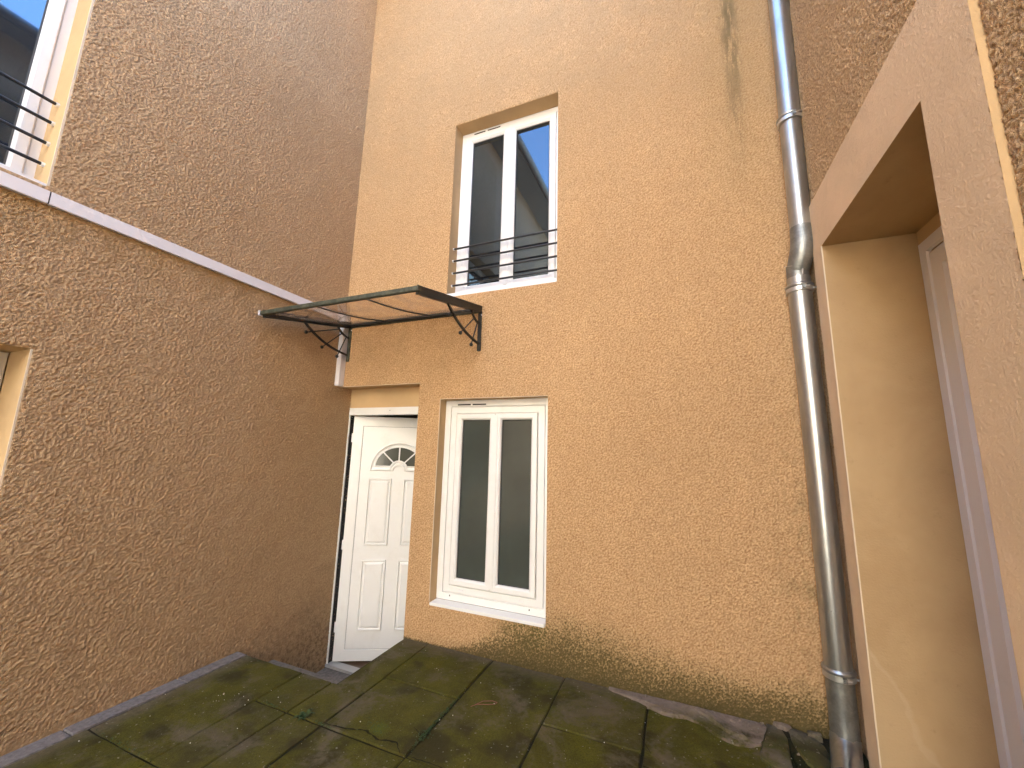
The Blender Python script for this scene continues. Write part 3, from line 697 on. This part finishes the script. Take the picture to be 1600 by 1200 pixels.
def eave(parent, x0, sgn, z, ov, y0, y1, tiles=True):
    bm = bmesh.new(); a, b = sorted((x0 - sgn * 5, x0 + sgn * ov))
    add_box(bm, a, b, y0, y1, z, z + .05); link('eave', bm, M['eave'], parent)
    bm = bmesh.new(); xx = x0 + sgn * (ov + .02)
    v = [bm.verts.new(p) for p in ((xx, y0, z + .055), (xx, y1, z + .055), (x0 - sgn * 5, y1, z + 2.2), (x0 - sgn * 5, y0, z + 2.2), (x0 - sgn * 5, y1, z + .055), (x0 - sgn * 5, y0, z + .055))]
    for f in ((0, 1, 2, 3), (0, 1, 4, 5), (2, 3, 5, 4), (0, 3, 5), (1, 4, 2)): bm.faces.new([v[i] for i in f])
    rf = link('roof', bm, M['tile'], parent)
    yy = y0
    me_ = None
    while tiles and yy < y1 - .1:
        if me_ is None:
            b2 = bmesh.new(); add_tube(b2, [(-sgn * .4, 0, .19), (sgn * .03, 0, 0)], .085, 8); bmesh.ops.recalc_face_normals(b2, faces=b2.faces)
            me_ = bpy.data.meshes.new('roof_tile'); b2.to_mesh(me_); b2.free(); me_.materials.append(M['tile'])
        o = bpy.data.objects.new('roof_tile', me_); col.objects.link(o); o.parent = rf
        o.location = Vector((xx, yy + .1, z + .10)) - off(parent); yy += .21
    bm = bmesh.new(); add_tube(bm, [(xx + sgn * .06, y0, z + .03), (xx + sgn * .06, y1, z + .03)], .06, 12); link('gutter', bm, M['gutter'], parent, True)
eave(hl, XL, 1, 7.45, .46, -7.8, -.60)
bead('corner_bead', (XL - .002, XL + .004, -2.163, -2.153, 2.90, 4.9), hl)
bead('corner_bead', (XL - .002, XL + .003, -2.083, -2.075, .9, 2.0), hl)
# upper window of the left house
FX = RT(-3.34)
lu = ring('window', FX, (-3.44, -2.158, 2.905, 4.9), [(0, -.05), (0, .0), (.002, .002), (.040, .002), (.046, -.004), (.046, -.05)], M['pvc_up'], hl)
lu['label'] = 'white casement window of the left house cut by the photo edge'
ring('sash', FX, (-3.39, -2.205, 2.955, 4.85), [(0, -.03), (0, .008), (.005, .012), (.046, .012), (.052, .004), (.060, -.014)], M['pvc_up'], lu)
ring('glazing_seal', FX, (-3.332, -2.263, 3.013, 4.792), [(0, -.010), (.008, -.014)], M['seal'], lu)
bm = bmesh.new(); bm.faces.new([bm.verts.new(FX(u, v, -.014)) for u, v in ((-3.34, 3.0), (-2.26, 3.0), (-2.26, 4.8), (-3.34, 4.8))]); link('pane', bm, M['glass_side'], lu)
box('sill', (-3.34, XL - .006, -3.44, -2.162, 2.893, 2.912), M['pvc_up'], lu)
for z in (3.440, 3.316, 3.186, 3.056):
    g_ = tube('guard_bar', [(-3.235, -3.44, z), (-3.235, -2.172, z)], .0095, M['rail'], hl, 12)
    tube('bar_socket', [(-3.235, -2.174, z), (-3.235, -2.159, z)], .0125, M['pvc'], g_, 10)
# lower window of the left house
FX2 = RT(-3.385)
ll = ring('window', FX2, (-3.44, -2.083, .905, 1.998), FP, M['pvc'], hl)
ll['label'] = 'cream window frame deep in its reveal at the left photo edge'
bm = bmesh.new(); bm.faces.new([bm.verts.new(FX2(u, v, -.03)) for u, v in ((-3.4, .95), (-2.12, .95), (-2.12, 1.96), (-3.4, 1.96))]); link('pane', bm, M['glass_low'], ll)

# ------------------------------------------------------------------ right house
hr = thing('house', 'roughcast house at the right with a smooth-banded deep doorway', 'house', (XR, -3, 0), 'tan rendered houses round the courtyard')
BX = .825
NI = (-1.366, -.312, -.62, 2.765, .43)
bm = bmesh.new()
wall_mesh(bm, LF(XR), -6.0, .02, -.62, 6.5, [(-2.6, -.001, 1.6, 5.8, 0.0), (-1.635, -.165, -.62, 3.10, 0.0)])
relief_wall('roughcast', 'x', -1, XR, breaks(-2.6, -.001, [-1.635, -.165], .0062), breaks(1.6, 5.8, [3.10], .0066), [(-1.635, -.165, 1.0, 3.10)], .011, .022, 41, M['right'], hr)
add_box(bm, XR + .6, XR + 5, -6.0, -.01, -.6, 6.49)
f = bm.faces.new([bm.verts.new(p) for p in ((XR, -6.0, -.6), (XR + .6, -6.0, -.6), (XR + .6, -6.0, 6.5), (XR, -6.0, 6.5))])
link('wall', bm, [M['plain'], M['reveal']], hr)
bm = bmesh.new()
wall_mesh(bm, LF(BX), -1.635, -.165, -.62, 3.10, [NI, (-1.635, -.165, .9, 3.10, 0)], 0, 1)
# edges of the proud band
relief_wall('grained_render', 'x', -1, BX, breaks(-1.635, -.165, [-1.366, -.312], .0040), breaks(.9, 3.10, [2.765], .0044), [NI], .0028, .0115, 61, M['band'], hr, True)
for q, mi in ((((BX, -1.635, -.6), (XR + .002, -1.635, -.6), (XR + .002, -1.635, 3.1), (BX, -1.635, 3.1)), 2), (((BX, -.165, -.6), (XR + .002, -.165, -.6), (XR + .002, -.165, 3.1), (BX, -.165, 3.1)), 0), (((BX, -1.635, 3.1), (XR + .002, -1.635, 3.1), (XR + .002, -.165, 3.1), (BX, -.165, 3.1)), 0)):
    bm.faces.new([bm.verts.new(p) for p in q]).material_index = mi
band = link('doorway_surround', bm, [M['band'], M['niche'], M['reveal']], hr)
bead('corner_bead', (BX - .002, BX + .004, -.315, -.308, -.1, 2.765), hr)
# ragged edge where the thick roughcast stops at the band
bm = bmesh.new(); rg = random.Random(5); prev = None
for i in range(420):
    z = .2 + i * .0075; a = rg.uniform(0, .006) + .004 * math.sin(z * 31); q = rg.uniform(.003, .010)
    c = [bm.verts.new(p) for p in ((XR - .0002, -1.637 - a * .5, z), (XR - q, -1.642 - a, z), (XR - q * .8, -1.655 - a, z), (XR + .001, -1.675, z))]
    if prev:
        for k in range(3): bm.faces.new((prev[k], c[k], c[k + 1], prev[k + 1]))
    prev = c
link('render_edge', bm, M['right'], hr)
eave(hr, XR, -1, 6.5, .30, -6.2, -.02, False)
# recessed door of the right house
FN = LF(1.25)
rd = ring('door', FN, (-1.40, -.315, -.6, 2.69), [(0, -.05), (0, 0), (.003, .003), (.060, .003), (.065, -.006), (.070, -.010)], M['trunk'], hr)
rd['label'] = 'white door frame half hidden in the deep doorway'
ring('leaf', FN, (-1.33, -.385, -.6, 2.61), [(0, -.04), (0, -.006), (.004, -.002), (.095, -.002), (.102, -.010), (.11, -.018)], M['trunk'], rd, True)
ring('seal', FN, (-1.332, -.383, -.6, 2.612), [(0, -.0085), (.005, -.0085)], M['seal'], rd)
bm = bmesh.new(); add_box(bm, 1.252, 1.32, -1.366, -.312, 2.685, 2.765); link('lintel_fill', bm, M['reveal'], hr)

# ------------------------------------------------------------------ house across the yard (unseen, set and sized to bounce sunlight onto the main wall)
ho = thing('house', 'sunlit beige house across the yard, unseen, placed to bounce warm light onto the main wall', 'house', (0, -12, 0), 'tan rendered houses round the courtyard')
box('wall', (-14, 14, -12, -9.3, -.6, 8.6), M['pale'], ho)
for x in (-6, -3, 0, 3, 6):
    for z in (.6, 3.4, 6.1):
        w_ = ring('window', lambda u, v, d: (u, -9.3 + d, v), (x - .5, x + .5, z, z + 1.5), [(0, 0), (0, .04), (.06, .04), (.06, .01)], M['pvc'], ho)
        bm = bmesh.new(); bm.faces.new([bm.verts.new((u, -9.285, v)) for u, v in ((x - .45, z), (x + .45, z), (x + .45, z + 1.5), (x - .45, z + 1.5))]); link('pane', bm, M['glass_up'], w_)
box('roof', (-14.3, 14.3, -12.2, -9.1, 8.6, 8.8), M['tile'], ho)

# ------------------------------------------------------------------ cable trunking along the left wall and down the corner
tr = thing('cable_trunking', 'white square cable trunking running along the left wall and down the corner', 'trunking', (XL, -1.5, 2.79))
for a, b in ((-3.6, -2.151), (-2.147, -.072)):
    box('duct', (XL, XL + .028, a, b, 2.793, 2.866), M['trunk'], tr, .002)
box('joint_mark', (XL + .001, XL + .0275, -2.151, -2.147, 2.795, 2.864), M['slot'], tr)
box('duct', (XL + .002, XL + .058, -.070, -.002, 2.134, 2.864), M['trunk'], tr, .003)

# ------------------------------------------------------------------ downpipe
PU = (.785, -.140); PL_ = (.757, -.085)
pipe = thing('downpipe', 'grey zinc rainwater downpipe in the corner beside the right doorway', 'downpipe', (PL_[0], PL_[1], 0))
def vt(name, c, z0, z1, r, mat, **k): return tube(name, [(c[0], c[1], z0), (c[0], c[1], z1)], r, mat, pipe, 40, **k)
tube('pipe', [(PU[0] + .018, PU[1], H - .1), (PU[0] + .006, PU[1], 4.15), (PU[0] + .006, PU[1], 4.149)], .061, M['zinc'], pipe, 40)
tube('pipe', [(PU[0] + .006, PU[1], 4.155), (PU[0] + .002, PU[1], 3.79)], .0625, M['zinc'], pipe, 40)
vt('pipe', PU, 2.98, 3.79, .0605, M['zinc'])
# swan-neck elbow back to the wall
e = [(PU[0], PU[1], 2.99), (PU[0], PU[1], 2.93), (PU[0] - .001, PU[1] - .001, 2.89), (PU[0] - .004, PU[1] + .003, 2.85), (PU[0] - .010, PU[1] + .014, 2.81), (PU[0] - .019, PU[1] + .032, 2.765), (PL_[0] + .002, PL_[1] - .008, 2.73)]
tube('elbow', e, [.0625, .0635, .065, .066, .066, .065, .062], M['zinc_dark'], pipe, 40)
vt('elbow', PL_, 2.66, 2.755, .0605, M['zinc_dark'])
tube('solder_seam', [(PL_[0] + math.cos(a) * .0665, PL_[1] + math.sin(a) * .0665 - .004, 2.762 - .028 * max(0, -math.sin(a))) for a in arc(24, math.pi * .93, math.pi * 2.07)], .0018, M['solder'], pipe, 6)
tube('solder_seam', [(PL_[0] + .01, PL_[1] - .0625, 2.735), (PL_[0] + .012, PL_[1] - .064, 2.71), (PL_[0] + .010, PL_[1] - .062, 2.675)], .004, M['solder'], pipe, 6)
vt('collar', PL_, 2.595, 2.672, .0635, M['zinc'])
tube('pipe', [(PL_[0], PL_[1], 2.60), (PL_[0] + .006, PL_[1], 1.7), (PL_[0] + .002, PL_[1], .39)], .0635, M['zinc'], pipe, 40)
vt('pipe', (PL_[0] + .002, PL_[1]), .05, .41, .0645, M['zinc_dark'])
# shoe turning out at the ground
tube('shoe', [(PL_[0] + .001, PL_[1], .085), (PL_[0] - .003, PL_[1] - .010, .058), (PL_[0] - .012, PL_[1] - .040, .034), (PL_[0] - .028, PL_[1] - .095, .018), (PL_[0] - .05, PL_[1] - .17, .008), (PL_[0] - .07, PL_[1] - .25, .004)], [.067, .067, .067, .067, .067, .068], M['zinc'], pipe, 40)
tube('solder_seam', [(PL_[0] + math.cos(a) * .0675, PL_[1] + math.sin(a) * .0675, .062) for a in arc(30, 0, 6.283)], .0018, M['solder'], pipe, 6)
def clamp(c, z):
    b = bmesh.new()
    prof_ = [(.062, .036), (.071, .034), (.0775, .025), (.076, .016), (.066, .012)]
    lp = []
    for r_, dz in prof_: lp.append([b.verts.new((c[0] + math.cos(a) * r_, c[1] + math.sin(a) * r_, z + dz)) for a in arc(47, 0, 6.283 * 47 / 48)])
    for p, q in zip(lp, lp[1:]):
        for i in range(48): b.faces.new((p[i], p[(i + 1) % 48], q[(i + 1) % 48], q[i]))
    rimo = link('bead_ring', b, M['zinc'], pipe, True)
    b = bmesh.new()
    lp = []
    for r_, dz in [(.063, .010), (.0725, .009), (.0735, -.018), (.063, -.020)]: lp.append([b.verts.new((c[0] + math.cos(a) * r_, c[1] + math.sin(a) * r_, z + dz)) for a in arc(47, 0, 6.283 * 47 / 48)])
    for p, q in zip(lp, lp[1:]):
        for i in range(48): b.faces.new((p[i], p[(i + 1) % 48], q[(i + 1) % 48], q[i]))
    cl = link('clamp', b, M['solder'], pipe, True)
    bb = bmesh.new(); add_box(bb, c[0] - .004, c[0] + .014, c[1] - .084, c[1] - .068, z - .012, z + .010); link('clamp_lug', bb, M['zinc_dark'], cl)
    tube('bolt', [(c[0] + .012, c[1] - .079, z), (c[0] + .034, c[1] - .079, z)], .004, M['solder'], cl, 8)
    tube('bolt', [(c[0] + .055, c[1] - .035, z - .002), (c[0] + .092, c[1] - .035, z - .002)], .006, M['solder'], cl, 8)
clamp(PU, 3.765); clamp(PL_, 2.592); clamp((PL_[0] + .002, PL_[1]), .385)

# ------------------------------------------------------------------ canopy over the door
cp = thing('door_canopy', 'black metal canopy with smoked translucent sheet on scrolled brackets above the door', 'canopy', (-2.3, 0, 2.4))
XA, XB = -3.05, -1.56
def topz(t): return 2.772 - .182 * t - .020 * math.sin(math.pi * t)       # t = 0 wall, 1 front
YF = -.925
NS = 10
bm = bmesh.new(); rws = []
for i in range(NS + 1):
    t = i / NS
    rws.append([[bm.verts.new((x, YF * t, topz(t) + dz)) for x in (XA, XB)] for dz in (0, .005)])
for a, b in zip(rws, rws[1:]):
    for k in (0, 1): bm.faces.new((a[k][0], a[k][1], b[k][1], b[k][0]))
    for j in (0, 1): bm.faces.new((a[0][j], a[1][j], b[1][j], b[0][j]))
link('canopy_sheet', bm, M['sheet'], cp)
for xf, xb in ((-2.509, -2.600), (-2.030, -2.075)):
    pts = [(xb + (xf - xb) * i / NS, YF * i / NS, topz(i / NS) - .006) for i in range(NS + 1)]
    tube('rib', pts, .0065, M['iron'], cp, 6)
box('front_bar', (XA - .012, XB + .012, YF - .024, YF + .006, 2.566, 2.600), M['bar'], cp, .004)
for x in (XA - .024, XB + .012): box('end_cap', (x, x + .012, YF - .032, YF + .008, 2.560, 2.602), M['trunk'] if x < -2 else M['bar'], cp, .003)
box('back_bar', (XA, XB, -.030, -.002, 2.742, 2.772), M['iron'], cp, .003)
box('wall_flashing', (XA, XB, -.012, -.001, 2.733, 2.741), M['bar'], cp)
def slanted(name, x0, x1, za, zb, h, y0, y1, mat, par):
    bm = bmesh.new()
    v = [bm.verts.new(p) for p in ((x0, y0, za - h), (x1, y0, za - h), (x1, y1, zb - h), (x0, y1, zb - h), (x0, y0, za), (x1, y0, za), (x1, y1, zb), (x0, y1, zb))]
    for f in ((0, 3, 2, 1), (4, 5, 6, 7), (0, 1, 5, 4), (1, 2, 6, 5), (2, 3, 7, 6), (3, 0, 4, 7)): bm.faces.new([v[i] for i in f])
    bmesh.ops.bevel(bm, geom=bm.edges[:], offset=.002, segments=1, affect='EDGES')
    return link(name, bm, mat, par)
for x in (-3.045, -1.565):
    sb = slanted('side_bar', x - .013, x + .013, 2.790, 2.604, .056, .0, YF, M['iron'], cp)
    slanted('side_rail', x - .018, x + .018, 2.796, 2.610, .007, .0, YF, M['iron'], sb)
    box('wall_bar', (x - .015, x + .017, -.020, -.001, 2.385, 2.745), M['bar'] if x < -2 else M['iron'], cp, .002)
    def P(y, z): return (x, y, z)
    def bez(a, b, c, n=14): return [tuple((1 - t) ** 2 * a[i] + 2 * t * (1 - t) * b[i] + t * t * c[i] for i in range(2)) for t in arc(n, 0, 1)]
    for pts, rr, nm in ((bez((-.56, 2.645), (-.36, 2.47), (-.012, 2.448)), .0115, 'scroll_arc'), (bez((-.175, 2.71), (-.12, 2.632), (-.012, 2.625)), .0105, 'scroll_arc')):
        bmq = bmesh.new(); add_tube(bmq, [P(*q) for q in pts], rr, 4, True); link(nm, bmq, M['iron'], cp)
    for (b0, b1) in (((-.520, 2.545), (-.155, 2.682)), ((-.335, 2.455), (-.122, 2.645)), ((-.150, 2.408), (-.060, 2.622))):
        s0 = tube('spoke', [P(*b0), P(*b1)], .0058, M['iron'], cp, 6)
        b_ = bmesh.new(); bmesh.ops.create_uvsphere(b_, u_segments=12, v_segments=8, radius=.0160, matrix=Matrix.Translation(P(*b0))); link('ball', b_, M['iron'], s0, True)
    bmq = bmesh.new(); bmesh.ops.create_uvsphere(bmq, u_segments=8, v_segments=5, radius=.008, matrix=Matrix.Translation((x + .014, -.012, 2.71))); link('bolt', bmq, M['trunk'], cp, True)
